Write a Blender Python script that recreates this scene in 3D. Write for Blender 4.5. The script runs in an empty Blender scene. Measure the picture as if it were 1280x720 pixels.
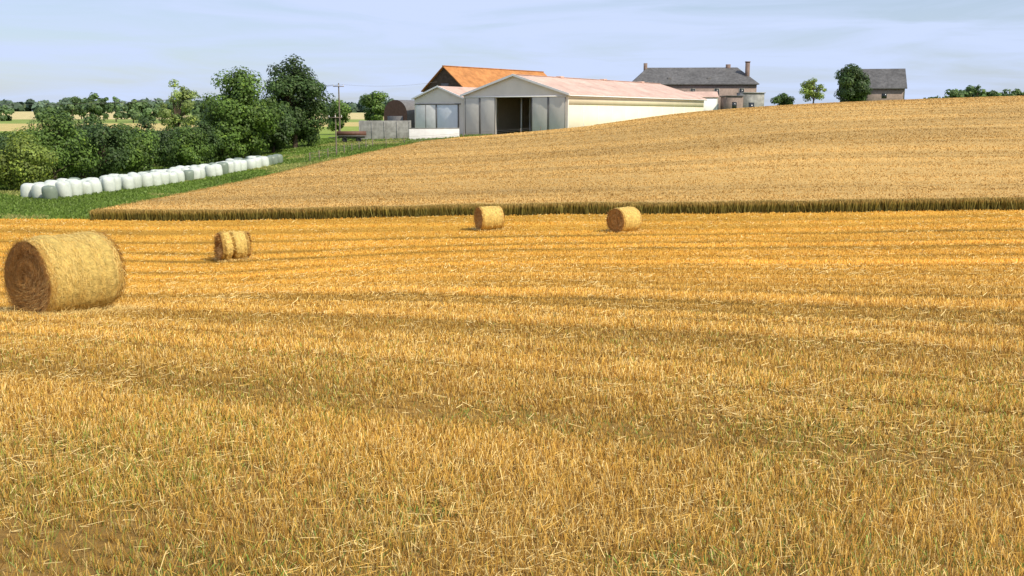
import bpy, math, numpy as np
from mathutils import Vector, Matrix
rng=np.random.default_rng(7)
scene=bpy.context.scene
COL=scene.collection

# ---------------------------------------------------------------- noise
_T=np.random.default_rng(3).random((256,256))
def vnoise(x,y):
    x=np.asarray(x,float); y=np.asarray(y,float)
    xi=np.floor(x).astype(int); yi=np.floor(y).astype(int)
    fx=x-xi; fy=y-yi
    fx=fx*fx*(3-2*fx); fy=fy*fy*(3-2*fy)
    a=_T[xi&255,yi&255]; b=_T[(xi+1)&255,yi&255]; c=_T[xi&255,(yi+1)&255]; d=_T[(xi+1)&255,(yi+1)&255]
    return (a*(1-fx)+b*fx)*(1-fy)+(c*(1-fx)+d*fx)*fy
def fbm(x,y,o=4):
    s=0;a=.5;t=0
    for k in range(o):
        s=s+a*vnoise(x*2**k+17.3*k,y*2**k+5.1*k); t+=a; a*=.5
    return s/t
# ---------------------------------------------------------------- terrain (heights relative to the eye point)
def pchip(xk,yk,x):
    xk=np.array(xk,float); yk=np.array(yk,float)
    h=np.diff(xk); d=np.diff(yk)/h
    m=np.zeros(len(xk)); m[0]=d[0]; m[-1]=d[-1]
    for i in range(1,len(xk)-1):
        if d[i-1]*d[i]>0:
            w1=2*h[i]+h[i-1]; w2=h[i]+2*h[i-1]
            m[i]=(w1+w2)/(w1/d[i-1]+w2/d[i])
    i=np.clip(np.searchsorted(xk,x)-1,0,len(h)-1)
    t=(x-xk[i])/h[i]; t=np.clip(t,0,1)
    return (2*t**3-3*t**2+1)*yk[i]+(t**3-2*t**2+t)*h[i]*m[i]+(-2*t**3+3*t**2)*yk[i+1]+(t**3-t**2)*h[i]*m[i+1]
YK=[-60,0,16.5,45,54,64,85,110,145,200,300,500,900,3600]
TA=[-.66,-.505,-.35,-.19,-.08,.056,.19,.285,.505,.80]
TZ=[
[4,-1.6,-3.32,-6.5,-6.85,-6.85,-6.7,-7.1,-7.4,-7,-5.4,-1.9,4,12],
[4,-1.6,-3.31,-6.5,-6.80,-6.75,-6.6,-6.9,-7.0,-6.6,-5.2,-1.9,4,12],
[4,-1.6,-3.29,-6.55,-6.75,-6.7,-6.5,-6.5,-6.6,-6,-5,-1.9,4,12],
[4,-1.6,-3.25,-6.2,-6.45,-6.4,-6.0,-5.5,-4.6,-3.6,-3.5,-2,3,10],
[4,-1.6,-3.22,-5.9,-6.22,-6.1,-5.6,-5.0,-4.1,-3.0,-3.2,-2,3,10],
[4,-1.6,-3.20,-5.7,-6.02,-5.78,-4.95,-4.0,-2.7,-1.9,-2,-1.5,3,10],
[4,-1.6,-3.20,-5.55,-5.86,-5.5,-4.2,-2.7,-0.6,.3,0.2,-.5,3,10],
[4,-1.6,-3.20,-5.45,-5.70,-5.25,-3.6,-1.9,.5,1.55,1.2,0,3,10],
[4,-1.6,-3.15,-5.15,-5.30,-4.8,-3.0,-0.9,1.7,3.1,2.8,1.5,3,10],
[4,-1.6,-3.10,-4.9,-5.0,-4.4,-2.4,-.2,2.6,4.3,4,3,4,10]]
NT,NA=1200,220
tg=np.linspace(math.asinh(-60/20),math.asinh(3600/20),NT)
ag=np.linspace(-.66,.80,NA)
cols=np.array([pchip(YK,r,20*np.sinh(tg)) for r in TZ])
tab=np.array([pchip(TA,cols[:,i],ag) for i in range(NT)])
def terr(x,y):
    x=np.asarray(x,float); y=np.asarray(y,float)
    a=np.clip(x/np.maximum(y,14),-.6599,.7999)
    t=np.clip(np.arcsinh(y/20),tg[0],tg[-1]-1e-6)
    ft=(t-tg[0])/(tg[1]-tg[0]); fa=(a-ag[0])/(ag[1]-ag[0])
    i=np.clip(ft.astype(int),0,NT-2); j=np.clip(fa.astype(int),0,NA-2)
    ft=ft-i; fa=fa-j
    z=(tab[i,j]*(1-ft)+tab[i+1,j]*ft)*(1-fa)+(tab[i,j+1]*(1-ft)+tab[i+1,j+1]*ft)*fa
    return z+0.05*(fbm(x*.5,y*.5,3)-.5)
def T(x,y): return float(terr(np.array([x]),np.array([y]))[0])
def yfront(x): return np.interp(x,[-60,-27,0,30,60,200],[67,65.5,61.2,56.5,52.5,40])
def xleft(y): return np.interp(y,[64,82,110,145,150,157,206,260],[-27.5,-24.5,-20,-12,-8,11.5,45,52])
def in_crop(x,y): return (y>yfront(x))&(x>xleft(y))&(y<201)
def rowc(x,y): return y+(0.14+0.42*np.exp(-np.maximum(y-12,0)/16))*x
def bands(x,y):
    s=rowc(x,y)+.6*(fbm(x*.12,y*.12,2)-.5)+.12*(vnoise(x*1.3,y*1.3)-.5)
    b=.38*np.sin(s*1.35+1.2*np.sin(s*.23))+.2*np.sin(s*3.1+.8)+.9*(vnoise(s*1.1,x*.03+4)-.5)
    b=b+1.2*(fbm(s*.4,x*.04+9,3)-.5)
    wl=.55+.9*vnoise(x*.15+3,s*.1)
    for c,wd in ((9.6,.16),(11.3,.16),(14.2,.20),(15.9,.20),(19.0,.25),(21.5,.3),(25.2,.3),(29.0,.45),(31.2,.4),(36.5,.4),(42.,.55),(45.,.5),(50.,.6)):
        b=b-1.5*wl*np.exp(-((s-c)/wd)**2)+.6*np.exp(-((s-c-2.6*wd)/(1.3*wd))**2)
    return np.clip(b,-1.8,1.3)
# ---------------------------------------------------------------- helpers
def npmesh(name,V,F,mats,C=None,parent=None,mi=None,smooth=False):
    me=bpy.data.meshes.new(name)
    V=np.ascontiguousarray(V,dtype=np.float32); F=np.ascontiguousarray(F,dtype=np.int32)
    k=F.shape[1]
    me.vertices.add(len(V)); me.vertices.foreach_set("co",V.ravel())
    me.loops.add(F.size); me.loops.foreach_set("vertex_index",F.ravel())
    me.polygons.add(len(F)); me.polygons.foreach_set("loop_start",np.arange(0,F.size,k,dtype=np.int32))
    me.polygons.foreach_set("loop_total",np.full(len(F),k,dtype=np.int32))
    if smooth: me.polygons.foreach_set("use_smooth",np.ones(len(F),dtype=bool))
    if not isinstance(mats,(list,tuple)): mats=[mats]
    for m in mats: me.materials.append(m)
    if mi is not None: me.polygons.foreach_set("material_index",np.ascontiguousarray(mi,dtype=np.int32))
    if C is not None:
        at=me.color_attributes.new("Col",'FLOAT_COLOR','POINT')
        C4=np.ones((len(V),4),dtype=np.float32); C4[:,:3]=C
        at.data.foreach_set("color",C4.ravel())
    me.update(calc_edges=True); me.validate()
    ob=bpy.data.objects.new(name,me); COL.objects.link(ob)
    if parent: ob.parent=parent
    return ob
def empty(name,loc=(0,0,0),rz=0):
    e=bpy.data.objects.new(name,None); e.location=loc; e.rotation_euler=(0,0,rz); e.empty_display_size=.5
    COL.objects.link(e); return e
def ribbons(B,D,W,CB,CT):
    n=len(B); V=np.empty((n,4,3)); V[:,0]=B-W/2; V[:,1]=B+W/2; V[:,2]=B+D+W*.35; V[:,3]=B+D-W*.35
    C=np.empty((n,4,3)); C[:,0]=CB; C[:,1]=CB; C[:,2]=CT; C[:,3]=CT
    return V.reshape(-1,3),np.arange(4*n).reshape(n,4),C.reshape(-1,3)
def node_mat(name,color=(.5,.5,.5),attr=False,scale=5,lo=.75,hi=1.2,rough=.85,bump=0,bscale=20,coord='Object',spec=.2,wave=None,trans=0,detail=6,stretch=(1,1,1),metal=0,scale2=None):
    m=bpy.data.materials.new(name); m.use_nodes=True; nt=m.node_tree; N=nt.nodes; L=nt.links
    b=N["Principled BSDF"]; b.inputs["Roughness"].default_value=rough; b.inputs["Specular IOR Level"].default_value=spec; b.inputs["Metallic"].default_value=metal
    tc=N.new("ShaderNodeTexCoord"); mp=N.new("ShaderNodeMapping"); mp.inputs["Scale"].default_value=stretch
    L.new(tc.outputs[coord],mp.inputs["Vector"])
    vm=N.new("ShaderNodeVectorMath"); vm.operation='SCALE'
    if attr:
        at=N.new("ShaderNodeAttribute"); at.attribute_name="Col"; L.new(at.outputs["Color"],vm.inputs[0])
    else: vm.inputs[0].default_value=color[:3]
    if scale:
        nz=N.new("ShaderNodeTexNoise"); nz.inputs["Scale"].default_value=scale; nz.inputs["Detail"].default_value=detail; nz.inputs["Roughness"].default_value=.65
        L.new(mp.outputs[0],nz.inputs["Vector"])
        mr=N.new("ShaderNodeMapRange"); mr.inputs["From Min"].default_value=.3; mr.inputs["From Max"].default_value=.7; mr.inputs["To Min"].default_value=lo; mr.inputs["To Max"].default_value=hi
        L.new(nz.outputs["Fac"],mr.inputs["Value"])
        val=mr.outputs[0]
        if scale2:
            n2=N.new("ShaderNodeTexNoise"); n2.inputs["Scale"].default_value=scale2; n2.inputs["Detail"].default_value=3
            L.new(tc.outputs[coord],n2.inputs["Vector"])
            m2=N.new("ShaderNodeMapRange"); m2.inputs["From Min"].default_value=.3; m2.inputs["From Max"].default_value=.7; m2.inputs["To Min"].default_value=.82; m2.inputs["To Max"].default_value=1.12
            L.new(n2.outputs["Fac"],m2.inputs["Value"])
            mu=N.new("ShaderNodeMath"); mu.operation='MULTIPLY'; L.new(val,mu.inputs[0]); L.new(m2.outputs[0],mu.inputs[1]); val=mu.outputs[0]
        L.new(val,vm.inputs["Scale"])
    else: vm.inputs["Scale"].default_value=1
    L.new(vm.outputs[0],b.inputs["Base Color"])
    h=None
    if wave:
        wv=N.new("ShaderNodeTexWave"); wv.wave_type='BANDS'; wv.bands_direction=wave[0]; wv.inputs["Scale"].default_value=wave[1]; wv.inputs["Distortion"].default_value=0
        L.new(tc.outputs[coord],wv.inputs["Vector"])
        bp=N.new("ShaderNodeBump"); bp.inputs["Strength"].default_value=wave[2]; bp.inputs["Distance"].default_value=.05
        L.new(wv.outputs["Fac"],bp.inputs["Height"]); L.new(bp.outputs[0],b.inputs["Normal"]); h=bp
    if bump:
        nb=N.new("ShaderNodeTexNoise"); nb.inputs["Scale"].default_value=bscale; nb.inputs["Detail"].default_value=5; nb.inputs["Roughness"].default_value=.7
        L.new(mp.outputs[0],nb.inputs["Vector"])
        bp=N.new("ShaderNodeBump"); bp.inputs["Strength"].default_value=bump; bp.inputs["Distance"].default_value=.08
        L.new(nb.outputs["Fac"],bp.inputs["Height"])
        if h: L.new(h.outputs[0],bp.inputs["Normal"])
        L.new(bp.outputs[0],b.inputs["Normal"])
    if trans:
        tr=N.new("ShaderNodeBsdfTranslucent"); L.new(vm.outputs[0],tr.inputs["Color"])
        mx=N.new("ShaderNodeMixShader"); mx.inputs[0].default_value=trans
        L.new(b.outputs[0],mx.inputs[1]); L.new(tr.outputs[0],mx.inputs[2]); L.new(mx.outputs[0],N["Material Output"].inputs["Surface"])
    return m
def boxes(name,lst,mat,parent=None,bevel=0):
    V=[];F=[]
    for (x0,x1,y0,y1,z0,z1) in lst:
        o=len(V)
        V+=[(x0,y0,z0),(x1,y0,z0),(x1,y1,z0),(x0,y1,z0),(x0,y0,z1),(x1,y0,z1),(x1,y1,z1),(x0,y1,z1)]
        F+=[(o,o+3,o+2,o+1),(o+4,o+5,o+6,o+7),(o,o+1,o+5,o+4),(o+1,o+2,o+6,o+5),(o+2,o+3,o+7,o+6),(o+3,o,o+4,o+7)]
    ob=npmesh(name,np.array(V),np.array(F),mat,parent=parent)
    if bevel:
        md=ob.modifiers.new("b",'BEVEL'); md.width=bevel; md.segments=2
    return ob
def pymesh(name,V,F,mat,parent=None):
    me=bpy.data.meshes.new(name); me.from_pydata(V,[],F); me.materials.append(mat); me.update()
    ob=bpy.data.objects.new(name,me); COL.objects.link(ob)
    if parent: ob.parent=parent
    return ob
def tube(P,R,n=7):
    P=np.array(P,float); V=[];F=[]
    for i,p in enumerate(P):
        d=P[min(i+1,len(P)-1)]-P[max(i-1,0)]; d/=np.linalg.norm(d)+1e-9
        u=np.cross(d,[0.3,1,.2]); u/=np.linalg.norm(u); w=np.cross(d,u)
        for k in range(n):
            an=2*math.pi*k/n; V.append(p+R[i]*(u*math.cos(an)+w*math.sin(an)))
    for i in range(len(P)-1):
        for k in range(n): F.append((i*n+k,i*n+(k+1)%n,(i+1)*n+(k+1)%n,(i+1)*n+k))
    return np.array(V),np.array(F)
def join(parts):
    V=[];F=[];C=[];o=0
    for p in parts:
        V.append(p[0]); F.append(p[1]+o); o+=len(p[0])
        if len(p)>2: C.append(p[2])
    return np.vstack(V),np.vstack(F),(np.vstack(C) if C else None)

# ---------------------------------------------------------------- ground
M_ground=node_mat("ground_mat",attr=True,scale=2.2,lo=.78,hi=1.16,rough=.95,bump=.6,bscale=14,spec=.05,detail=9,scale2=.25)
yg=np.concatenate([np.linspace(-60,1.5,30),np.geomspace(2,3500,820)])
sx=np.linspace(-math.asinh(3500/8),math.asinh(3500/8),440); xg=8*np.sinh(sx)
X,Y=np.meshgrid(xg,yg)
Z=terr(X,Y)
def ground_color(X,Y):
    C=np.zeros(X.shape+(3,))
    b=bands(X,Y); yf=yfront(X)
    near=np.clip((Y-5)/20,0,1)[...,None]
    stub=np.array([.30,.175,.05])*(1-near)+np.array([.61,.335,.052])*near
    stub=stub*(1+.30*b[...,None]*np.clip((Y-4)/10,0.3,1)[...,None])
    n=fbm(X*.15,Y*.15,4)[...,None]
    grass=np.array([.16,.235,.035])*(.7+.6*n)
    far=Y+25*(vnoise(X*.01,Y*.004)-.5)
    fcol=np.where((far<330)[...,None],[.26,.32,.07],np.where((far<430)[...,None],[.52,.41,.16],np.where((far<520)[...,None],[.24,.30,.08],np.where((far<850)[...,None],[.56,.46,.22],[.22,.27,.12]))))
    C[:]=grass
    fm=np.clip((Y-170)/60,0,1)[...,None]; C=C*(1-fm)+fcol*fm
    yard=np.clip(1-np.abs(X-np.interp(Y,[140,150,165,185,240],[-34,-20,-8,-5,20]))/9,0,1)*np.clip((Y-146)/6,0,1)*np.clip((235-Y)/20,0,1)
    yard=np.clip(yard*2,0,1)[...,None]; C=C*(1-yard)+np.array([.36,.31,.21])*yard
    m=(Y<yf+.4)[...,None]; C=np.where(m,stub,C)
    ic=in_crop(X,Y)[...,None]; C=np.where(ic,[.2,.14,.06],C)
    return C
C=ground_color(X,Y)
ny,nx=X.shape
idx=np.arange(nx*ny).reshape(ny,nx)
F=np.stack([idx[:-1,:-1],idx[:-1,1:],idx[1:,1:],idx[1:,:-1]],-1).reshape(-1,4)
npmesh("ground",np.stack([X,Y,Z],-1).reshape(-1,3),F,M_ground,C.reshape(-1,3),smooth=True)

# ---------------------------------------------------------------- stubble
M_straw=node_mat("straw_mat",attr=True,scale=None,rough=.6,spec=.2)
def scatter(n,y0,y1,a0,a1,ycap):
    y=np.exp(rng.uniform(math.log(y0),math.log(y1),n)); a=rng.uniform(a0,a1,n)
    k=rng.random(n)<np.minimum(1,(y/ycap)**2)
    return (a*y)[k],y[k]
x,y=scatter(850000,2.9,69,-.60,.60,7.6)
cl=fbm(x*2.6,y*2.6,3); gapf=np.clip((18-y)/10,0,1)
k=(y<yfront(x))&(rng.random(len(x))<1-gapf*np.clip((.48-cl)*4.0,0,.75)); x,y=x[k],y[k]
s=rowc(x,y); sr=np.round(s/.16)*.16; nearf=np.clip((16-y)/8,0,1)
y=y+(sr-s)*.68*nearf
n=len(x); b=bands(x,y)
z=terr(x,y)
th=rng.uniform(0,2*math.pi,n)
h=rng.uniform(.03,.10,n)*(1+.38*b)
w=np.maximum(.0034,.00075*y)*rng.uniform(.7,1.4,n)
lean=rng.normal(0,.30,(n,2))
D=np.stack([lean[:,0]*h,lean[:,1]*h,h],-1)
W=np.stack([np.cos(th)*w,np.sin(th)*w*.4,0*w],-1)
base=np.array([.70,.41,.078]); pale=np.array([.88,.64,.24]); brown=np.array([.42,.21,.045])
t=rng.random(n)[:,None]
patch=fbm(x*.25+3,y*.25,3)
cc=np.where(t<.58,base,np.where(t<.8,pale,brown))*rng.uniform(.74,1.15,(n,1))
mf=np.clip((y-13)/22,0,.8)[:,None]; cc=cc*(1-mf)+np.array([.71,.395,.062])*mf
cc=cc*(1+.32*b[:,None]*np.clip((y-3)/9,.35,1)[:,None])*(.86+.30*patch[:,None])
lush=np.clip((fbm(x*.45+8,y*.45+2,3)-.42)*3,0,1)*np.clip(1.6-y/9,0,1)
g=(rng.random(n)<lush*.22+.018*(y<16))
cc[g]=np.array([.32,.35,.06])*rng.uniform(.7,1.4,(g.sum(),1))
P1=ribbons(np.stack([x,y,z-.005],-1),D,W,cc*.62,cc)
# lying straw
x,y=scatter(230000,2.9,69,-.60,.60,10)
b=bands(x,y)
k=(y<yfront(x)-.3)&(rng.random(len(x))<np.clip(.3+.5*b+.9*(fbm(x*.5,y*.5,3)-.4)*2,0.08,1)); x,y=x[k],y[k]; n=len(x)
z=terr(x,y)+rng.uniform(.005,.06,n); th=rng.uniform(0,math.pi*2,n); l=rng.uniform(.03,.14,n)*np.clip(y/11,1,2)
D=np.stack([np.cos(th)*l,np.sin(th)*l,rng.normal(0,.15,n)*l],-1); w=np.maximum(.0034,.0007*y)
W=np.stack([-np.sin(th)*w,np.cos(th)*w,w*.3],-1)
cc=np.where(rng.random(n)[:,None]<.45,[.88,.65,.26],[.70,.43,.10])*rng.uniform(.75,1.12,(n,1))
P2=ribbons(np.stack([x,y,z],-1),D,W,cc,cc)
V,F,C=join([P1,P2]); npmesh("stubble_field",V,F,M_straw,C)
# green weeds in the stubble
M_leaf=node_mat("leaf_mat",attr=True,scale=None,rough=.55,spec=.3,trans=.3)
x,y=scatter(110000,2.9,16,-.60,.60,6)
k=rng.random(len(x))<np.clip((fbm(x*1.4+30,y*1.4+2,3)-.44)*5,0.04,1)*np.clip(1.3-y/8,0.05,1)*.8; x,y=x[k],y[k]; n=len(x)
z=terr(x,y); h=rng.uniform(.015,.06,n); th=rng.uniform(0,6.28,n); w=rng.uniform(.003,.009,n)
D=np.stack([rng.normal(0,.7,n)*h,rng.normal(0,.7,n)*h,h],-1); W=np.stack([np.cos(th)*w,np.sin(th)*w,0*w],-1)
cc=np.array([.24,.33,.055])*rng.uniform(.6,1.5,(n,1))
V,F,C=ribbons(np.stack([x,y,z],-1),D,W,cc*.7,cc); npmesh("weeds",V,F,M_leaf,C)
# ---------------------------------------------------------------- wheat crop
M_wheat=node_mat("wheat_mat",attr=True,scale=1.2,lo=.88,hi=1.1,rough=.8,spec=.1,bump=.4,bscale=9,detail=8)
HC=.66
def crop_col(x,y):
    s=y+.16*x
    n=fbm(x*.05,y*.05,4); st=vnoise(s*1.6,x*.02+3)
    st2=vnoise(x*.02+40,s*.45); st3=fbm(s*.12,x*.012+7,3)
    f=.42+.34*n+.22*st+.30*st2+.36*st3
    tl=np.zeros_like(s)
    for c in range(66,230,18):
        for d_ in (0,1.9): tl=tl+np.exp(-((s-c-d_)/.35)**2)
    f=f*(1-.16*np.clip(tl,0,1))
    return np.array([.53,.335,.11])*f[...,None]
dv=np.concatenate([[0],np.cumsum(np.linspace(.35,1.6,150))]); dv=dv/dv[-1]*150
q=np.linspace(0,1,200)
Dd,Q=np.meshgrid(dv,q,indexing='ij')
yy=Dd+60
for it in range(6):
    xl=xleft(yy)+.1; Xc=xl+(125-xl)*Q**1.25; yy=np.minimum(yfront(Xc)+.15+Dd,200.5)
Yc=yy; Zc=terr(Xc,Yc)+HC-.05+.05*vnoise(Xc*1.3,Yc*1.3)
C0=crop_col(Xc,Yc)*.9
V=np.stack([Xc,Yc,Zc],-1)
ny,nx=Xc.shape; idx=np.arange(nx*ny).reshape(ny,nx)
F=np.stack([idx[:-1,:-1],idx[:-1,1:],idx[1:,1:],idx[1:,:-1]],-1).reshape(-1,4)
V=V.reshape(-1,3); Cc=C0.reshape(-1,3)
def skirt(ids,V,Cc,F,flip=False):
    top=V[ids].copy(); bt=top.copy(); bt[:,2]=terr(bt[:,0],bt[:,1])-.05
    o=len(V); m=len(ids)
    Vn=np.vstack([V,top,bt]); Cn=np.vstack([Cc,np.tile([.26,.19,.045],(m,1)),np.tile([.10,.08,.018],(m,1))])  # vertex colour darkens downwards, painting in the shade among the standing stalks
    a=np.arange(m-1)
    f=np.stack([o+a,o+m+a,o+m+a+1,o+a+1],-1)
    return Vn,Cn,np.vstack([F,f])
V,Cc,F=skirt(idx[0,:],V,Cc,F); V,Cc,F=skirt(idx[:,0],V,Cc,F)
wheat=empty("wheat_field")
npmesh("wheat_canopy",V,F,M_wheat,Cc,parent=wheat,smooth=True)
x,y=scatter(420000,50,200,-.43,.62,50); k=in_crop(x,y); x,y=x[k],y[k]; n=len(x)
z=terr(x,y)+HC-.08; h=rng.uniform(.05,.13,n)*(1+.5*(vnoise(rowc(x,y)*1.6,x*.02+3)-.5)); w=.0008*y*rng.uniform(.7,1.4,n)
D=np.stack([rng.normal(0,.5,n)*h,rng.normal(0,.5,n)*h,h],-1); W=np.stack([w,rng.normal(0,.5,n)*w,0*w],-1)
cc=crop_col(x,y)*rng.uniform(.86,1.18,(n,1))
P1=ribbons(np.stack([x,y,z],-1),D,W,cc*.85,cc)
# edge stalks
def edge(xe,ye,n):
    z=terr(xe,ye); h=HC*rng.uniform(.8,1.10,n)*(.94+.12*vnoise(xe*.8,ye*.8)); w=rng.uniform(.02,.06,n)
    D=np.stack([rng.normal(0,.1,n),rng.normal(0,.1,n),h],-1); W=np.stack([w,rng.normal(0,.02,n),0*w],-1)
    cb=np.array([.15,.125,.024])*rng.uniform(.5,1.4,(n,1)); ct=np.array([.44,.30,.09])*rng.uniform(.7,1.2,(n,1))  # greenish-brown feet, darkened in colour for the shade low in the crop edge
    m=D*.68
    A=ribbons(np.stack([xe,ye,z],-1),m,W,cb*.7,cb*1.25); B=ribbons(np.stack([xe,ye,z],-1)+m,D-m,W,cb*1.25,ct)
    return A,B
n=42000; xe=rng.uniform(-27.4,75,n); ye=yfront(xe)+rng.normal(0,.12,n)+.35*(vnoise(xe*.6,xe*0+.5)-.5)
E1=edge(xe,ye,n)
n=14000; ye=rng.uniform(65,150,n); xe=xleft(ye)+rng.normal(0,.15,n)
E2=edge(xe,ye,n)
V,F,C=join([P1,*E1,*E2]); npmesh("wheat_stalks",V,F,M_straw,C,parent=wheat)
# ---------------------------------------------------------------- grass strip
x,y=scatter(130000,60,175,-.60,-.02,60); k=(~in_crop(x,y))&(y>yfront(x)+.2); x,y=x[k],y[k]; n=len(x)
z=terr(x,y); h=rng.uniform(.06,.2,n); w=.0011*y*rng.uniform(.6,1.3,n)
D=np.stack([rng.normal(0,.3,n)*h,rng.normal(0,.3,n)*h,h],-1); W=np.stack([w,rng.normal(0,.5,n)*w,0*w],-1)
gn=fbm(x*.15,y*.15,4)[:,None]
cc=np.where(gn>.58,[.32,.32,.09],[.17,.25,.04])*rng.uniform(.7,1.3,(n,1))*(.7+.6*gn)
V,F,C=ribbons(np.stack([x,y,z],-1),D,W,cc*.75,cc); npmesh("meadow_grass",V,F,M_leaf,C)

# ---------------------------------------------------------------- straw bales
M_bale=node_mat("bale_mat",attr=True,scale=9,lo=.62,hi=1.25,rough=.75,spec=.15,bump=1.0,bscale=30,detail=9)
def bale(x,y,R,Lh,ang,nf,fw,seed,sag=.05,rag=1.0):
    r=np.random.default_rng(seed)
    z=T(x,y)
    e=empty("round_hay_bale",(x,y,z+R*.97),ang)
    nu,nl=140,44
    V=[];C=[]
    sidec=np.array([.84,.58,.16]); endc=np.array([.52,.255,.065])
    ts=np.linspace(0,2*math.pi,nu,endpoint=False)
    prof=[]
    for q in np.linspace(0,1,9)[1:]: prof.append((-Lh,q*.93,1))
    for q in np.linspace(-1,1,nl): prof.append((q*Lh,1-.05*abs(q)**8,0))
    for q in np.linspace(0,1,9)[1:][::-1]: prof.append((Lh,q*.93,1))
    off=r.uniform(0,200)
    for (px,pr,en) in prof:
        nz=fbm(ts*0+px*2.2+off,np.cos(ts)*1.4+5,3)+fbm(ts*0+px*2.2+off+9,np.sin(ts)*1.4+5,3)-1
        nz2=vnoise(ts*0+px*12+off,np.cos(ts)*9+9)+vnoise(ts*0+px*12+off,np.sin(ts)*9+50)-1
        rr=R*pr*(1+rag*(.05*nz+.02*nz2)+.018*(0 if en else math.sin(px*16+off)))
        gr=math.exp(-((px+.10)/.07)**2) if (rag>1.5 and not en) else 0
        rr=rr*(1-.16*gr)
        yy=rr*np.cos(ts); zz=rr*np.sin(ts)
        wide=1+sag*(-zz/R)
        yy=yy*wide; zz=np.maximum(zz*(1-sag*.4),-R*.97)
        xx=np.full(nu,px)
        if en:
            s=np.sign(px); xx=xx+s*(.05*(1-pr)+.05*rag*(fbm(yy*5+off,zz*5+20,3)-.5)+.018*np.sin(pr*38+ts))
        V.append(np.stack([xx,yy,zz],-1))
        c=(endc*(.8+.35*np.sin(pr*38+ts)[:,None]*.5+.3*r.random((nu,1))) if en else sidec*(.85+.3*r.random((nu,1)))*(1-.12*(math.sin(px*40)>.6)))
        if en==0 and abs(px)>(.86 if rag<1.5 else .74)*Lh: c=c*np.array([.8,.68,.6])*(1 if rag<1.5 else .7)
        if gr>.3: c=c*np.array([.6,.5,.4])
        C.append(c)
    V=np.vstack(V); C=np.vstack(C); m=len(prof)
    idx=np.arange(m*nu).reshape(m,nu); nxt=np.roll(idx,-1,axis=1)
    F=np.stack([idx[:-1],nxt[:-1],nxt[1:],idx[1:]],-1).reshape(-1,4)
    o=len(V); V=np.vstack([V,[[-Lh-.05,0,0],[Lh+.05,0,0]]]); C=np.vstack([C,[endc,endc]])
    i=np.arange(0,nu,2)
    c1=np.stack([np.full(len(i),o),idx[0][(i+2)%nu],idx[0][i+1],idx[0][i]],-1)
    c2=np.stack([np.full(len(i),o+1),idx[-1][i],idx[-1][i+1],idx[-1][(i+2)%nu]],-1)
    F=np.vstack([F,c1,c2])
    npmesh("bale_body",V,F,M_bale,C,parent=e,smooth=True)
    nsd=int(nf*.5); th=r.uniform(0,6.283,nsd); px=r.uniform(-Lh,Lh,nsd)
    if rag>1.5: px=px[(np.abs(px)<.74*Lh)&(np.abs(px+.10)>.09)]; th=th[:len(px)]
    k=np.sin(th)>-.93; th,px=th[k],px[k]; nsd=len(th)
    rad=R*1.0*(1-.05*np.abs(px/Lh)**8)+r.uniform(-.02,.02,nsd)*rag
    wide=1+sag*(-np.sin(th))
    B=np.stack([px,rad*np.cos(th)*wide,rad*np.sin(th)*(1-sag*.4)],-1)
    tang=np.stack([r.normal(0,.35*rag,nsd),-np.sin(th),np.cos(th)],-1)*np.where(r.random(nsd)<.5,1,-1)[:,None]
    nrm=np.stack([0*th,np.cos(th),np.sin(th)],-1)
    l=r.uniform(.03,.13,nsd)[:,None]; D=tang*l+nrm*r.normal(-.008,.018*rag,nsd)[:,None]
    W=np.cross(D,nrm); W=W/np.linalg.norm(W,axis=1)[:,None]*fw
    cc=np.where(r.random((nsd,1))<.55,[.88,.64,.21],[.68,.44,.10])*r.uniform(.72,1.12,(nsd,1))
    A=ribbons(B,D,W,cc,cc)
    ne=int(nf*.5); s=np.where(r.random(ne)<.5,1,-1); rr=R*.97*np.sqrt(r.random(ne)); th=r.uniform(0,6.283,ne)
    k=~((np.sin(th)*rr<-.93*R)); s,rr,th=s[k],rr[k],th[k]; ne=len(s)
    B=np.stack([s*(Lh+.04+r.uniform(-.03,.02,ne)),rr*np.cos(th)*(1-sag*np.sin(th)),rr*np.sin(th)*(1-sag*.4)],-1)
    l=r.uniform(.03,.11,ne); mixn=r.normal(0,.5,ne)
    D=np.stack([s*r.uniform(-.01,.05,ne)*rag,-np.sin(th)*l+mixn*l*np.cos(th),np.cos(th)*l+mixn*l*np.sin(th)],-1)
    W=np.cross(D,np.array([1,0,0.])); W=W/np.linalg.norm(W,axis=1)[:,None]*fw
    cc=np.where(r.random((ne,1))<.35,[.70,.43,.15],[.50,.25,.065])*r.uniform(.6,1.2,(ne,1))
    Bb=ribbons(B,D,W,cc*.8,cc)
    nt=int(nf*.4); px=r.uniform(-Lh*1.35,Lh*1.35,nt); py=r.normal(0,.8*R,nt)
    zz=terr(x+px*math.cos(ang)-py*math.sin(ang),y+px*math.sin(ang)+py*math.cos(ang))-(z+R*.97)+np.abs(r.normal(0,.035,nt))
    th=r.uniform(0,6.283,nt); l=r.uniform(.05,.18,nt)
    D=np.stack([np.cos(th)*l,np.sin(th)*l,r.normal(.02,.03,nt)],-1); W=np.stack([-np.sin(th),np.cos(th),0*th+.3],-1)*fw
    cc=np.array([.82,.58,.20])*r.uniform(.6,1.2,(nt,1))
    Cb=ribbons(np.stack([px,py,zz],-1),D,W,cc,cc)
    V,F,C=join([A,Bb,Cb]); npmesh("straw_fibres",V,F,M_straw,C,parent=e)
bale(-7.72,17.05,.70,.68,math.radians(57),20000,.004,11)
bale(-12.75,45.3,.66,.62,math.radians(32),4500,.016,12,.10,2.6)
bale(-1.25,54.4,.655,.62,math.radians(24),2500,.018,13)
bale(5.78,51.4,.66,.66,math.radians(42),2500,.018,14)

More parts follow.
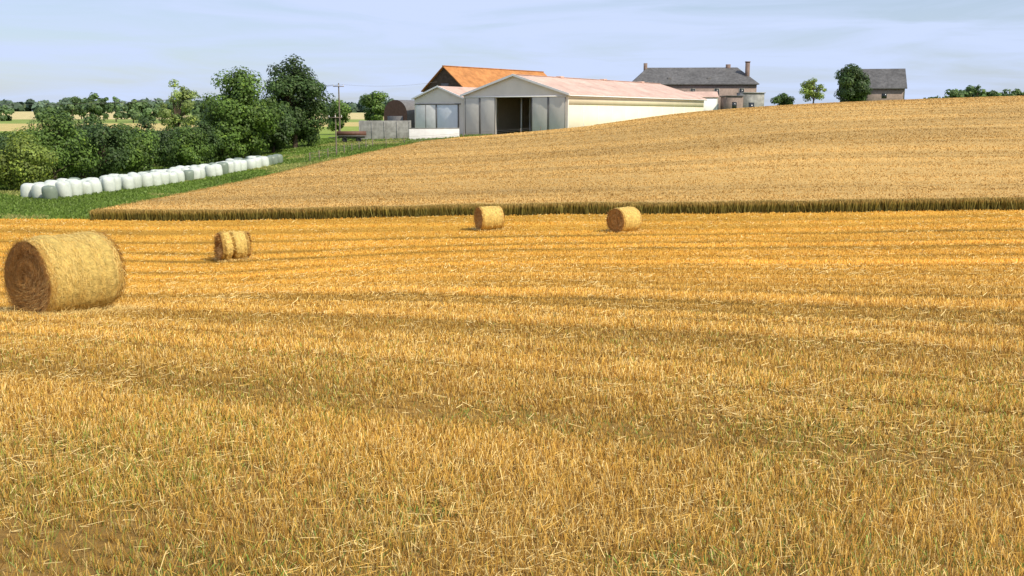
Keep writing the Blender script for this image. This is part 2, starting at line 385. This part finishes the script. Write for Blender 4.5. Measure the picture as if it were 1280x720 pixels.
# ---------------------------------------------------------------- wrapped silage bales
M_wrap=node_mat("white_wrap",(.58,.61,.53),scale=1.2,lo=.82,hi=1.1,rough=.4,spec=.4,bump=.2,bscale=4)
M_wrapg=node_mat("grey_wrap",(.20,.24,.18),scale=1.2,lo=.8,hi=1.1,rough=.4,spec=.4,bump=.2,bscale=4)
sil=empty("wrapped_silage_bales")
r=np.random.default_rng(5)
VV=[];FF=[];MI=[];o=0
p0=np.array([-36.9,80.2]); p1=np.array([-27.2,122.5]); dr=(p1-p0); Ltot=np.linalg.norm(dr); dr/=Ltot; pr=np.array([-dr[1],dr[0]])
pf=[(0,.0),(.42,.0),(.53,.05),(.58,.16),(.61,.45),(.615,.75),(.59,1.0),(.53,1.12),(.40,1.19),(.22,1.215),(0,1.22)]
for row in range(3):
    for i in range(int(Ltot/1.45)-(2 if row else 0)):
        if r.random()<.05 and row>0: continue
        c=p0+dr*(i*1.45+row*.5+r.normal(0,.10))+pr*(row*1.42+r.normal(0,.12))
        zb=T(c[0],c[1]); sc=r.uniform(.9,1.08); sh=r.uniform(.92,1.12); ph=r.uniform(0,6); tl=r.normal(0,.07,2)
        nu=16; ts=np.linspace(0,2*math.pi,nu,endpoint=False)
        V=[]
        for (a,hh) in pf:
            w=a*sc*(1+.03*np.sin(3*ts+ph)+.02*np.sin(5*ts+hh*4))
            V.append(np.stack([c[0]+w*np.cos(ts)+tl[0]*hh,c[1]+w*np.sin(ts)+tl[1]*hh,np.full(nu,zb+hh*sh-.02)+.03*np.sin(2*ts+ph)*(hh>.9)],-1))
        V=np.vstack(V); idx=np.arange(len(V)).reshape(len(pf),nu); nx_=np.roll(idx,-1,axis=1)
        f=np.stack([idx[:-1],nx_[:-1],nx_[1:],idx[1:]],-1).reshape(-1,4)
        VV.append(V); FF.append(f+o); o+=len(V); g=1 if (i*1.45>Ltot*.84 and r.random()<.8) or r.random()<.05 else 0; MI.append(np.full(len(f),g))
npmesh("bale_rows",np.vstack(VV),np.vstack(FF),[M_wrap,M_wrapg],parent=sil,mi=np.concatenate(MI),smooth=True)

# ---------------------------------------------------------------- trees
M_bark=node_mat("bark_mat",(.11,.08,.055),scale=6,lo=.6,hi=1.3,rough=.95,bump=.8,bscale=12)
def crown_leaves(r,cx,cy,zc,rx,rz,nleaf,ls,col,ncl,gap=.33):
    d=r.normal(size=(ncl,3)); d/=np.linalg.norm(d,axis=1)[:,None]
    rad=r.uniform(.2,.84,ncl)**.6
    cen=d*rad[:,None]*np.array([rx,rx,rz]); 
    taper=1-.28*np.clip(cen[:,2]/rz,0,1)**2; cen[:,:2]*=taper[:,None]
    cr=r.uniform(.6,1.25,ncl)*rx*gap
    k=r.choice(ncl,nleaf,p=cr**2/np.sum(cr**2))
    dd=r.normal(size=(nleaf,3)); dd/=np.linalg.norm(dd,axis=1)[:,None]
    rr=r.random(nleaf)**.33
    p=cen[k]+dd*(cr[k]*rr)[:,None]*np.array([1,1,.8])
    p+=np.array([cx,cy,zc])
    out=p-np.array([cx,cy,zc]); out/=np.linalg.norm(out,axis=1)[:,None]+1e-6
    nrm=dd+out*.5+r.normal(0,.35,(nleaf,3))+np.array([0,0,.3]); nrm/=np.linalg.norm(nrm,axis=1)[:,None]
    u=np.cross(nrm,r.normal(size=(nleaf,3))); u/=np.linalg.norm(u,axis=1)[:,None]; v=np.cross(nrm,u)
    s=ls*r.uniform(.6,1.3,nleaf)[:,None]
    V=np.stack([p-u*s*.5,p+v*s*.36,p+u*s*.5,p-v*s*.36],1)
    cc=np.array(col)*(r.uniform(.65,1.35,ncl)[k]*r.uniform(.7,1.3,nleaf))[:,None]*np.where(r.random((nleaf,1))<.1,[1.5,1.35,1.0],[1,1,1])
    C=np.repeat(cc,4,axis=0)
    return V.reshape(-1,3),np.arange(4*nleaf).reshape(-1,4),C,cen+np.array([cx,cy,zc])
def tree(name,x,y,H,R,col,seed,nleaf=6000,ls=.38,ncl=34,base=.22,gap=.36):
    r=np.random.default_rng(seed); z=T(x,y)
    e=empty(name,(x,y,z))
    zc=H*(base+1)/2; rz=H*(1-base)/2
    V,F,C,cen=crown_leaves(r,0,0,zc,R*.95,rz*.95,nleaf,ls,col,ncl,gap)
    V[:,2]=np.maximum(V[:,2],.05)
    npmesh("crown",V,F,M_leaf,C,parent=e)
    th=.018*H+.05; parts=[tube([(0,0,-.3),(.05,0,H*.15),(r.normal(0,.15),r.normal(0,.15),H*.4),(r.normal(0,.3),r.normal(0,.3),H*.8)],[th*1.5,th,th*.7,th*.2])]
    for c in cen[::2]:
        s=np.array([0,0,min(H*.6,max(H*.16,c[2]*.55))]); mid=(s+c)/2+np.array([0,0,.04*H])
        parts.append(tube([s,mid,c],[th*.45,th*.25,th*.08],5))
    V,F,_=join(parts); npmesh("trunk",V,F,M_bark,parent=e,smooth=True)
G1=(.105,.175,.03); G2=(.06,.105,.026); G3=(.20,.26,.045); G4=(.25,.32,.09)
tree("deciduous_tree",-36.3,136,12.9,5.4,G1,1,19000,.38,90,-.02,.32)
tree("deciduous_tree",-32.2,150,14.2,5.3,G2,2,21000,.40,90,-.06,.33)
tree("deciduous_tree",-39.8,141,8.5,3.6,G1,3,7000,.38,34,.0)
tree("deciduous_tree",-33.6,142,7.5,3.8,G2,4,7000,.38,34,-.05)
sh=[(-43.6,90,5.4,3.6,G3,9000,.24),(-44.6,98,7.0,3.9,G1,9000,.27),(-41.8,103,6.6,3.5,G2,7000,.28),(-47.0,110,7.8,4.0,G2,8000,.30),
(-41.0,109,6.3,3.4,G1,7000,.28),(-42.2,117,6.6,3.6,G2,7000,.30),(-39.2,121,5.4,3.2,G1,6000,.30),(-39.6,128,5.6,3.3,G2,6000,.32),
(-47.5,124,6.6,3.8,G1,6000,.34),(-44.0,132,5.8,3.6,G2,6000,.34),
(-50.5,100,5.4,3.8,G2,6000,.30),(-48.8,89,5.0,3.4,G1,6000,.26),(-54,95,4.6,3.6,G1,4000,.3),(-37.8,132,5.6,3.2,G1,5000,.32),(-59,112,4.8,4.0,G2,4000,.34)]
for i,(a,b_,h_,R_,c_,n_,l_) in enumerate(sh): tree("deciduous_tree",a,b_,h_,R_,c_,120+i,n_,l_,34,-.08,.38)
tree("deciduous_tree",-54.4,165,12.4,3.9,G4,30,4200,.36,36,.18,.27)
tree("deciduous_tree",-26.0,192,8.4,3.5,G1,33,5000,.42,26,.02)
tree("deciduous_tree",-33.5,196,6.8,3.2,G1,34,4000,.42,26,.02)
tree("deciduous_tree",69.6,208,8.4,4.5,G2,35,9000,.45,40,.0)
tree("deciduous_tree",60.7,205,6.2,2.9,(.27,.36,.08),36,3000,.34,26,.2,.32)
tree("garden_bush",54.8,206,3.0,2.6,G2,37,2500,.4,18,.0)
def treerow(name,spec,seed,col,ls,haze=0,nl=500):
    r=np.random.default_rng(seed); parts=[]; tr=[]
    for (x,y,H,R) in spec:
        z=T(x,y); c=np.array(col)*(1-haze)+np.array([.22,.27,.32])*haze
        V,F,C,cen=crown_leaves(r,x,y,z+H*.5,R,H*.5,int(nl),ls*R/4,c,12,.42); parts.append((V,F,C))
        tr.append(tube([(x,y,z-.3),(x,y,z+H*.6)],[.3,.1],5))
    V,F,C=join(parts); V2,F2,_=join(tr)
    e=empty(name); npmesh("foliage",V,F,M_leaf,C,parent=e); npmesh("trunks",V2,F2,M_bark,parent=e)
r=np.random.default_rng(77); sp=[]
for a in np.arange(-.62,-.20,.0085):
    Yd=r.uniform(430,520); H=r.uniform(5,7.5)+ (6 if -.435<a<-.385 else 0)+(4 if -.38<a<-.29 else 0)
    if a<-.44 and r.random()<.35: continue
    sp.append((a*Yd,Yd,H,r.uniform(3.5,5.5)))
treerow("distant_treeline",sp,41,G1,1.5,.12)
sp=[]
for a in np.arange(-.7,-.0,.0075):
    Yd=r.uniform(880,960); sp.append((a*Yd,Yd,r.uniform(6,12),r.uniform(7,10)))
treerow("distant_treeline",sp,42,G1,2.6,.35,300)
sp=[]
for a in list(np.arange(.412,.52,.0075))+list(np.arange(.52,.75,.012)):
    Yd=r.uniform(250,275); sp.append((a*Yd,Yd,r.uniform(2.0,5.4),r.uniform(1.4,2.8)))
treerow("distant_hedge",sp,43,G1,1.3,.08)
sp=[]
for a in np.arange(-.60,-.26,.010):
    Yd=r.uniform(225,250); sp.append((a*Yd,Yd,r.uniform(1.0,2.6),r.uniform(2.0,3.4)))
treerow("distant_hedge",sp,44,G1,1.3,.03)

# ---------------------------------------------------------------- buildings
M_cream=node_mat("cream_cladding",(.86,.75,.54),scale=.4,lo=.92,hi=1.04,rough=.5,wave=('X',1.6,.2),spec=.3)
M_panel=node_mat("grey_cladding",(.74,.67,.58),scale=.4,lo=.92,hi=1.05,rough=.5,wave=('Y',1.6,.3),spec=.3)
M_door=node_mat("sliding_door",(.60,.56,.49),scale=.6,lo=.92,hi=1.05,rough=.5,wave=('Y',3,.4),spec=.3)
M_trim=node_mat("white_trim",(.82,.80,.76),scale=2,lo=.92,hi=1.04,rough=.4)
M_pink=node_mat("pink_tiles",(.62,.42,.33),scale=1.3,lo=.84,hi=1.12,rough=.8,wave=('X',1.2,.6),scale2=.3)
M_orange=node_mat("orange_tiles",(.50,.215,.07),scale=1.0,lo=.72,hi=1.2,rough=.85,wave=('X',1.0,.8),scale2=.4)
M_slate=node_mat("slate_roof",(.12,.115,.11),scale=1.6,lo=.7,hi=1.3,rough=.65,wave=('Z',2.5,.5),scale2=.4)
M_brick=node_mat("stone_wall",(.27,.205,.17),scale=2.5,lo=.75,hi=1.25,rough=.9,scale2=.5)
M_chim=node_mat("chimney_brick",(.22,.155,.125),scale=2.5,lo=.75,hi=1.25,rough=.9)
M_wood=node_mat("dark_boards",(.10,.07,.05),scale=1.5,lo=.6,hi=1.3,rough=.9,wave=('Y',2,.6))
M_conc=node_mat("concrete",(.31,.30,.27),scale=1.2,lo=.7,hi=1.15,rough=.95,scale2=.6)
M_white=node_mat("white_render",(.78,.75,.70),scale=1,lo=.85,hi=1.05,rough=.9)
M_dark=node_mat("dark_glass",(.03,.035,.04),scale=2,rough=.2,spec=.5)
M_blue=node_mat("pale_blue_door",(.70,.73,.76),scale=1,lo=.95,hi=1.04,rough=.45,wave=('Y',3,.4))
M_redm=node_mat("red_metal",(.15,.075,.055),scale=2,lo=.7,hi=1.2,rough=.6)
M_steel=node_mat("dark_steel",(.16,.15,.14),scale=2,lo=.8,hi=1.2,rough=.5)
M_pole=node_mat("wood_pole",(.20,.16,.12),scale=3,lo=.7,hi=1.2,rough=.9)
M_straw2=node_mat("stacked_straw",(.42,.28,.09),scale=3,lo=.5,hi=1.2,rough=.95,bump=.8)
def roof_slab(name,L,W,H,rise,oh,ov,th,mat,parent,x0=0):
    k=rise/(W/2); ze=H-k*ov
    xa,xb=x0-oh,x0+L+oh
    pts=[(-ov,ze),(W/2,H+rise),(W+ov,ze),(W+ov,ze+th),(W/2,H+rise+th*1.15),(-ov,ze+th)]
    V=[(xa,p[0],p[1]) for p in pts]+[(xb,p[0],p[1]) for p in pts]
    F=[(0,1,4,5),(1,2,3,4),(11,10,7,6),(10,9,8,7)]
    for i in range(6): j=(i+1)%6; F.append((i,i+6,j+6,j))
    return pymesh(name,V,F,mat,parent)
def gable_end(nm,x0,x1,W,H,rise,mat,parent,hole=None):
    if hole is None: polys=[[(0,-1.5),(W,-1.5),(W,H),(W/2,H+rise),(0,H)]]
    else:
        y0,y1,z1=hole
        polys=[[(0,-1.5),(y0,-1.5),(y0,z1),(0,z1)],[(y1,-1.5),(W,-1.5),(W,z1),(y1,z1)],[(0,z1),(W,z1),(W,H),(W/2,H+rise),(0,H)]]
    V=[];F=[]
    for p in polys:
        o=len(V); m=len(p)
        V+=[(x0,a,b) for a,b in p]+[(x1,a,b) for a,b in p]
        F.append(tuple(o+i for i in range(m))[::-1]); F.append(tuple(o+m+i for i in range(m)))
        for i in range(m): j=(i+1)%m; F.append((o+i,o+j,o+m+j,o+m+i))
    return pymesh(nm,V,F,mat,parent)
def barge(W,H,ri,parent,xa=-.5,ov=.45,d=.3):
    k=ri/(W/2)
    for s in (0,1):
        a=(-ov,H-k*ov) if s==0 else (W+ov,H-k*ov); b=(W/2,H+ri+.02)
        V=[(xa,a[0],a[1]-.05),(xa,b[0],b[1]-.05),(xa,b[0],b[1]+d),(xa,a[0],a[1]+d)]
        V+=[(xa+.14,p[1],p[2]) for p in V]
        pymesh("barge_board",V,[(0,1,2,3),(7,6,5,4),(0,4,5,1),(1,5,6,2),(2,6,7,3),(3,7,4,0)],M_trim,parent)
rz=math.radians(56.8)
barn=empty("metal_barn",(8.8,160,-3.0),rz)
L,W,H,ri=55,20.2,6.35,3.05
boxes("side_walls",[(.3,L-.3,0,.25,-1.5,H-1.6),(.3,L-.3,W-.25,W,-1.5,H)],M_cream,barn)
boxes("side_wall_upper_band",[(.3,L-.3,-.03,.22,H-1.59,H-.05)],M_cream,barn)
gable_end("front_gable",0,.3,W,H,ri,M_panel,barn,(6.7,13.7,6.0))
gable_end("rear_gable",L-.3,L,W,H,ri,M_panel,barn)
roof_slab("roof",L,W,H+.02,ri,.35,.35,.16,M_pink,barn)
barge(W,H,ri,barn)
boxes("gutter",[(-.3,L+.3,-.55,-.38,H-.28,H-.08)],M_trim,barn)
boxes("ridge_cap",[(-.3,L+.3,W/2-.25,W/2+.25,H+ri+.2,H+ri+.28)],M_pink,barn)
boxes("sliding_doors",[(-.12,-.02,.35,3.5,.05,5.95),(-.12,-.02,3.6,6.65,.05,5.95),(-.12,-.02,13.75,16.8,.05,5.95),(-.12,-.02,16.9,19.9,.05,5.95)],M_door,barn,.02)
boxes("door_rail",[(-.18,-.01,.2,W-.2,6.0,6.18)],M_trim,barn)
fr=[]
for (y0,y1) in [(.35,3.5),(3.6,6.65),(13.75,16.8),(16.9,19.9)]:
    fr+=[(-.16,-.125,y0,y0+.12,.05,5.95),(-.16,-.125,y1-.12,y1,.05,5.95)]
boxes("door_frames",fr,M_steel,barn)
boxes("interior_posts",[(8,8.25,8.2,8.45,-.5,7),(8,8.25,12,12.25,-.5,7),(16,16.25,9.5,9.8,-.5,7),(4,4.2,11.2,11.4,-.5,6)],M_trim,barn)
boxes("straw_stack",[(26,30,3,9.5,-.5,3.6),(26,30,9.7,17,-.5,2.6)],M_straw2,barn,.1)
boxes("floor_slab",[(.3,L-.3,.25,W-.25,-1.0,.02)],M_conc,barn)
boxes("side_posts",[(x,x+.10,-.05,-.001,-1,H-1.65) for x in np.arange(5,L,5)],M_trim,barn)
boxes("roof_vents",[(x,x+1.2,W/2-.5,W/2+.5,H+ri+.1,H+ri+.42) for x in (14,30,46)],M_pink,barn,.05)
sx_,sy_=8.8+.55*1.0-.84*20.9,160+.84*1.0+.55*20.9
shed=empty("machinery_shed",(sx_,sy_,-3.0),rz)
L,W,H,ri=19,10.6,5.95,1.95
boxes("side_walls",[(.25,L-.25,0,.2,-1.5,H),(.25,L-.25,W-.2,W,-1.5,H)],M_panel,shed)
gable_end("front_gable",0,.25,W,H,ri,M_panel,shed); gable_end("rear_gable",L-.25,L,W,H,ri,M_panel,shed)
roof_slab("roof",L,W,H+.02,ri,.3,.3,.14,M_pink,shed); barge(W,H,ri,shed,-.45,.35,.22)
boxes("roller_door",[(-.1,-.02,1.2,5.6,0,4.9)],M_blue,shed,.02)
boxes("sliding_door",[(-.14,-.02,5.9,10.2,0,4.9)],M_white,shed,.02)
boxes("door_rail",[(-.2,-.01,.6,10.4,4.95,5.1)],M_steel,shed)
boxes("door_jambs",[(-.16,-.005,5.62,5.86,0,4.92),(-.16,-.005,1.0,1.18,0,4.92),(-.2,-.145,8.0,8.1,0,4.88)],M_steel,shed)
a2=math.atan2(.8,.6)
cx,cy=-13.2,200; W=10.6; L=33
ox=cx+.8*W/2; oy=cy-.6*W/2
ob=empty("tiled_barn",(ox,oy,-2.6),a2)
H,ri=7.7,4.3
boxes("side_walls",[(.3,L-.3,0,.3,-1.5,H),(.3,L-.3,W-.3,W,-1.5,H)],M_brick,ob)
gable_end("front_gable",0,.3,W,H,ri,M_wood,ob); gable_end("rear_gable",L-.3,L,W,H,ri,M_wood,ob)
roof_slab("roof",L,W,H+.02,ri,.5,.5,.2,M_orange,ob)
boxes("ridge_tiles",[(-.5,L+.5,W/2-.2,W/2+.2,H+ri+.16,H+ri+.34)],M_orange,ob)
boxes("hayloft_door",[(-.06,-.01,4.3,6.3,H-1.5,H+1.2)],M_steel,ob)
hs=empty("stone_farmhouse",(27.6,233,.2),math.radians(-3))
HL,HW,HH,HR=28.0,11,7.0,3.9
boxes("walls",[(0,HL,0,.4,-1.5,HH),(0,HL,HW-.4,HW,-1.5,HH),(0,.4,.4,HW-.4,-1.5,HH),(HL-.4,HL,.4,HW-.4,-1.5,HH)],M_brick,hs)
o_=.5; q=3.6
V=[(-o_,-o_,HH),(HL+o_,-o_,HH),(HL+o_,HW+o_,HH),(-o_,HW+o_,HH),(q,HW/2,HH+HR),(HL-q,HW/2,HH+HR),(-o_,-o_,HH-.18),(HL+o_,-o_,HH-.18),(HL+o_,HW+o_,HH-.18),(-o_,HW+o_,HH-.18)]
pymesh("hip_roof",V,[(0,1,5,4),(1,2,5),(2,3,4,5),(3,0,4),(6,7,1,0),(7,8,2,1),(8,9,3,2),(9,6,0,3),(9,8,7,6)],M_slate,hs)
boxes("chimneys",[(2.8,3.6,5,5.9,HH+2.0,HH+HR+1.0),(HL-6.2,HL-5.2,5.2,6,HH+3,HH+HR+.7),(HL-2.2,HL-1.3,2.2,3.1,HH-.3,HH+4.9),(HL-2.3,HL-1.2,2.1,3.2,HH+4.9,HH+5.1)],M_chim,hs)
wn=[];wf=[]
for x0 in (2.5,8.0,13.2,18.6,24.2):
    for z0 in (1.0,4.4):
        wn.append((x0,x0+.9,-.03,-.002,z0,z0+1.5)); wf+=[(x0-.12,x0-.002,-.06,-.003,z0-.1,z0+1.62),(x0+.902,x0+1.02,-.06,-.003,z0-.1,z0+1.62),(x0,x0+.9,-.06,-.003,z0+1.503,z0+1.62),(x0+.42,x0+.48,-.05,-.032,z0,z0+1.5)]
boxes("windows",wn,M_dark,hs); boxes("window_frames",wf,M_conc,hs)
boxes("rooflights",[(8,8.8,1.2,1.9,HH+.9,HH+1.5),(17,17.8,1.2,1.9,HH+.9,HH+1.5)],M_steel,hs,.04)
an=empty("farm_outbuilding",(46.9,222,.6),math.radians(4))
boxes("walls",[(0,3.6,0,5,-1.5,3.6)],M_brick,an); boxes("annex_walls",[(3.602,8.4,.3,5,-1.5,4.3)],M_conc,an)
boxes("roof",[(-.2,3.59,-.2,5.2,3.602,3.8)],M_slate,an); boxes("annex_roof",[(3.6,8.6,.1,5.2,4.302,4.5)],M_conc,an)
boxes("door",[(5,6.2,.24,.298,0,2.3)],M_dark,an); boxes("window",[(1.2,2.2,-.05,-.002,1,2.4)],M_dark,an)
an2=empty("tiled_outbuilding",(38.5,224,.2),math.radians(-3))
gable_end("gable_left",0,.25,5,3.9,1.1,M_white,an2); gable_end("gable_right",6.5,6.75,5,3.9,1.1,M_white,an2)
boxes("walls",[(.25,6.5,0,.25,-1.5,3.9),(.25,6.5,4.75,5,-1.5,3.9)],M_white,an2); roof_slab("roof",6.75,5,3.92,1.1,.2,.2,.12,M_pink,an2)
boxes("window",[(2.6,3.6,-.04,-.002,1.2,2.6)],M_dark,an2)
rb=empty("slate_barn",(72.2,222,2.2),math.radians(-14))
L,W,H,ri=12.6,9.5,3.9,3.9
boxes("side_walls",[(.3,L-.3,0,.3,-1.5,H),(.3,L-.3,W-.3,W,-1.5,H)],M_brick,rb)
gable_end("left_gable",0,.3,W,H,ri,M_conc,rb); gable_end("right_gable",L-.3,L,W,H,ri,node_mat("weathered_boards",(.20,.165,.13),scale=1.5,lo=.7,hi=1.2,wave=('Y',2,.5)),rb)
roof_slab("roof",L,W,H+.02,ri,.4,.45,.18,M_slate,rb)
boxes("barn_door",[(L+.002,L+.05,3.5,6.1,-.5,3)],M_wood,rb); boxes("window",[(4,5,-.05,-.002,1.6,2.6),(8,9,-.05,-.002,1.6,2.6)],M_dark,rb)
hut=empty("arched_hut",(-18.6,180,-3.6),math.radians(50))
n=16; R_=3.0
V=[];F=[]
for xx in (0,14):
    for i in range(n+1):
        t=math.pi*i/n; V.append((xx,R_-R_*math.cos(t),3.9+.85*R_*math.sin(t)))
    V+= [(xx,2*R_,-1),(xx,0,-1)]
m=n+3
for i in range(m): j=(i+1)%m; F.append((i,j,m+j,m+i))
pymesh("arched_shell",V,F,M_steel,hut)
pymesh("end_wall",[(-.02,v[1],v[2]) for v in V[:m]],[tuple(range(m))[::-1]],M_redm,hut)
boxes("doors",[(-.1,-.03,1.0,5.0,-.5,3.6)],M_steel,hut)
cw=empty("concrete_silage_clamp",(-25.1,166,-3.9),math.radians(4))
boxes("wall_panels",[(0,8.4,0,.3,-1,3.15),(0,.3,.3,5,-1,3.15),(8.1,8.4,.3,5,-1,3.15)],M_conc,cw,.02)
boxes("ribs",[(i*2.05,i*2.05+.12,-.08,-.002,-1,3.0) for i in range(5)],M_conc,cw)
ww=empty("white_retaining_wall",(-16.6,163.2,-3.9),math.radians(12))
boxes("wall",[(0,8.2,0,.35,-1,1.9)],M_white,ww,.02); boxes("coping",[(-.05,8.25,-.05,.4,1.902,2.0)],M_conc,ww)
def wheel(cx,cy,cz,R,w):
    V=[];F=[];n=20
    pr=[(R*.0,-w/2*.6),(R*.5,-w/2*.6),(R*.55,-w/2),(R*.9,-w/2),(R,-w/2*.7),(R,w/2*.7),(R*.9,w/2),(R*.55,w/2),(R*.5,w/2*.6),(0,w/2*.6)]
    for a,b in pr:
        for k in range(n): t=2*math.pi*k/n; V.append((cx+a*math.cos(t),cy+b,cz+a*math.sin(t)))
    for i in range(len(pr)-1):
        for k in range(n): F.append((i*n+k,i*n+(k+1)%n,(i+1)*n+(k+1)%n,(i+1)*n+k))
    return np.array(V),np.array(F)
M_tyre=node_mat("tyre_rubber",(.02,.02,.02),scale=4,rough=.8)
tx,ty=-27.8,160.5
tr=empty("farm_trailer",(tx,ty,T(tx,ty)),math.radians(10))
boxes("bed",[(0,4.6,-1.1,1.1,.95,1.1)],M_steel,tr)
boxes("side_boards",[(0,4.6,-1.1,-1.04,1.102,1.75),(0,4.6,1.04,1.1,1.102,1.75),(0,.06,-1.038,1.038,1.102,1.75),(4.54,4.6,-1.038,1.038,1.102,1.75)],M_redm,tr)
boxes("chassis",[(.2,4.4,-.5,-.35,.7,.948),(.2,4.4,.35,.5,.7,.948),(-1.3,.2,-.06,.06,.72,.84)],M_steel,tr)
V,F,_=join([wheel(1.2,-1,.42,.42,.28),wheel(1.2,1,.42,.42,.28),wheel(3.4,-1,.42,.42,.28),wheel(3.4,1,.42,.42,.28)]); npmesh("wheels",V,F,M_tyre,parent=tr,smooth=True)
def pole(x,y,H,r0):
    z=T(x,y); e=empty("utility_pole",(x,y,z))
    V,F=tube([(0,0,-.5),(0,0,H*.5),(0,0,H)],[r0,r0*.85,r0*.65],10); npmesh("shaft",V,F,M_pole,parent=e,smooth=True)
    boxes("crossarm",[(-.9,.9,-.06-r0*.7-.06,-.06-r0*.3,H-.6,H-.48)],M_pole,e)
    V,F,_=join([tube([(a,-.1,H-.48),(a,-.1,H-.25)],[.05,.04],8) for a in (-.8,0,.8)]); npmesh("insulators",V,F,M_trim,parent=e)
    return np.array([x,y,z+H-.25])
A=pole(-28.9,170,9.3,.15); B=pole(-110,205,9.3,.15); A2=pole(-22.8,131,5.2,.10); 
parts=[]
def wire(a,b,sag,r=.018):
    t=np.linspace(0,1,24)[:,None]; p=a*(1-t)+b*t; p[:,2]-=sag*4*(t*(1-t))[:,0]; parts.append(tube(p,[r]*24,4))
for dx in (-.8,0,.8): wire(A+[dx,-.1,0],B+[dx,-.1,0],1.2)
wire(A+[.8,-.1,0],np.array([-14.5,197,6.5]),.5)
V,F,_=join(parts); npmesh("overhead_wires",V,F,M_steel)
fe=empty("wire_fence"); fp=[]; pts=[]
for i in range(14):
    yy=118+i*3.2; xx=float(xleft(yy))-5.5-.25*(i)
    zz=T(xx,yy); pts.append((xx,yy,zz)); fp.append((xx-.05,xx+.05,yy-.05,yy+.05,zz-.3,zz+1.15))
boxes("posts",fp,M_pole,fe)
pp=[tube([np.array(p)+[0,0,h] for p in pts],[.012]*len(pts),4) for h in (.5,.8,1.05)]
V,F,_=join(pp); npmesh("wires",V,F,M_steel,parent=fe)

# ---------------------------------------------------------------- light, sky, camera
EL=math.radians(44); hx,hy=.79,-.61; sdir=Vector((hx*math.cos(EL),hy*math.cos(EL),math.sin(EL)))
sd=bpy.data.lights.new("sun",'SUN'); sd.energy=4.8; sd.angle=math.radians(.5); sd.color=(1,.93,.80)
so=bpy.data.objects.new("sun",sd); so.rotation_euler=sdir.to_track_quat('Z','Y').to_euler(); so.location=(60,-40,80); COL.objects.link(so)
w=bpy.data.worlds.new("World"); scene.world=w; w.use_nodes=True; N=w.node_tree.nodes; Lk=w.node_tree.links
bg=N["Background"]; bg.inputs["Strength"].default_value=.12
sk=N.new("ShaderNodeTexSky"); sk.sky_type='NISHITA'; sk.sun_disc=False; sk.sun_elevation=EL; sk.sun_rotation=math.atan2(hx,hy)
sk.air_density=1.0; sk.dust_density=1.0; sk.ozone_density=2.0; sk.altitude=100
tc=N.new("ShaderNodeTexCoord"); mp=N.new("ShaderNodeMapping"); mp.inputs["Scale"].default_value=(1.5,1.5,13); mp.inputs["Rotation"].default_value=(0,.05,0)
Lk.new(tc.outputs["Generated"],mp.inputs["Vector"])
nz=N.new("ShaderNodeTexNoise"); nz.inputs["Scale"].default_value=3.2; nz.inputs["Detail"].default_value=8; nz.inputs["Roughness"].default_value=.55; nz.inputs["Distortion"].default_value=.6
Lk.new(mp.outputs[0],nz.inputs["Vector"])
mr=N.new("ShaderNodeMapRange"); mr.inputs["From Min"].default_value=.34; mr.inputs["From Max"].default_value=.60; mr.inputs["To Min"].default_value=.45; mr.inputs["To Max"].default_value=1.0
Lk.new(nz.outputs["Fac"],mr.inputs["Value"])
mx=N.new("ShaderNodeMixRGB"); mx.inputs[2].default_value=(5.3,6.25,8.5,1)
Lk.new(mr.outputs[0],mx.inputs[0]); Lk.new(sk.outputs[0],mx.inputs[1]); Lk.new(mx.outputs[0],bg.inputs["Color"])
cd=bpy.data.cameras.new("camera"); cd.sensor_width=36; cd.lens=36*1250/1280; cd.clip_end=8000; cd.clip_start=.1
co=bpy.data.objects.new("camera",cd); co.location=(0,0,0); co.rotation_euler=(math.radians(90-9.76),0,0); COL.objects.link(co); scene.camera=co
scene.view_settings.view_transform='Standard'; scene.view_settings.look='None'; scene.view_settings.exposure=0
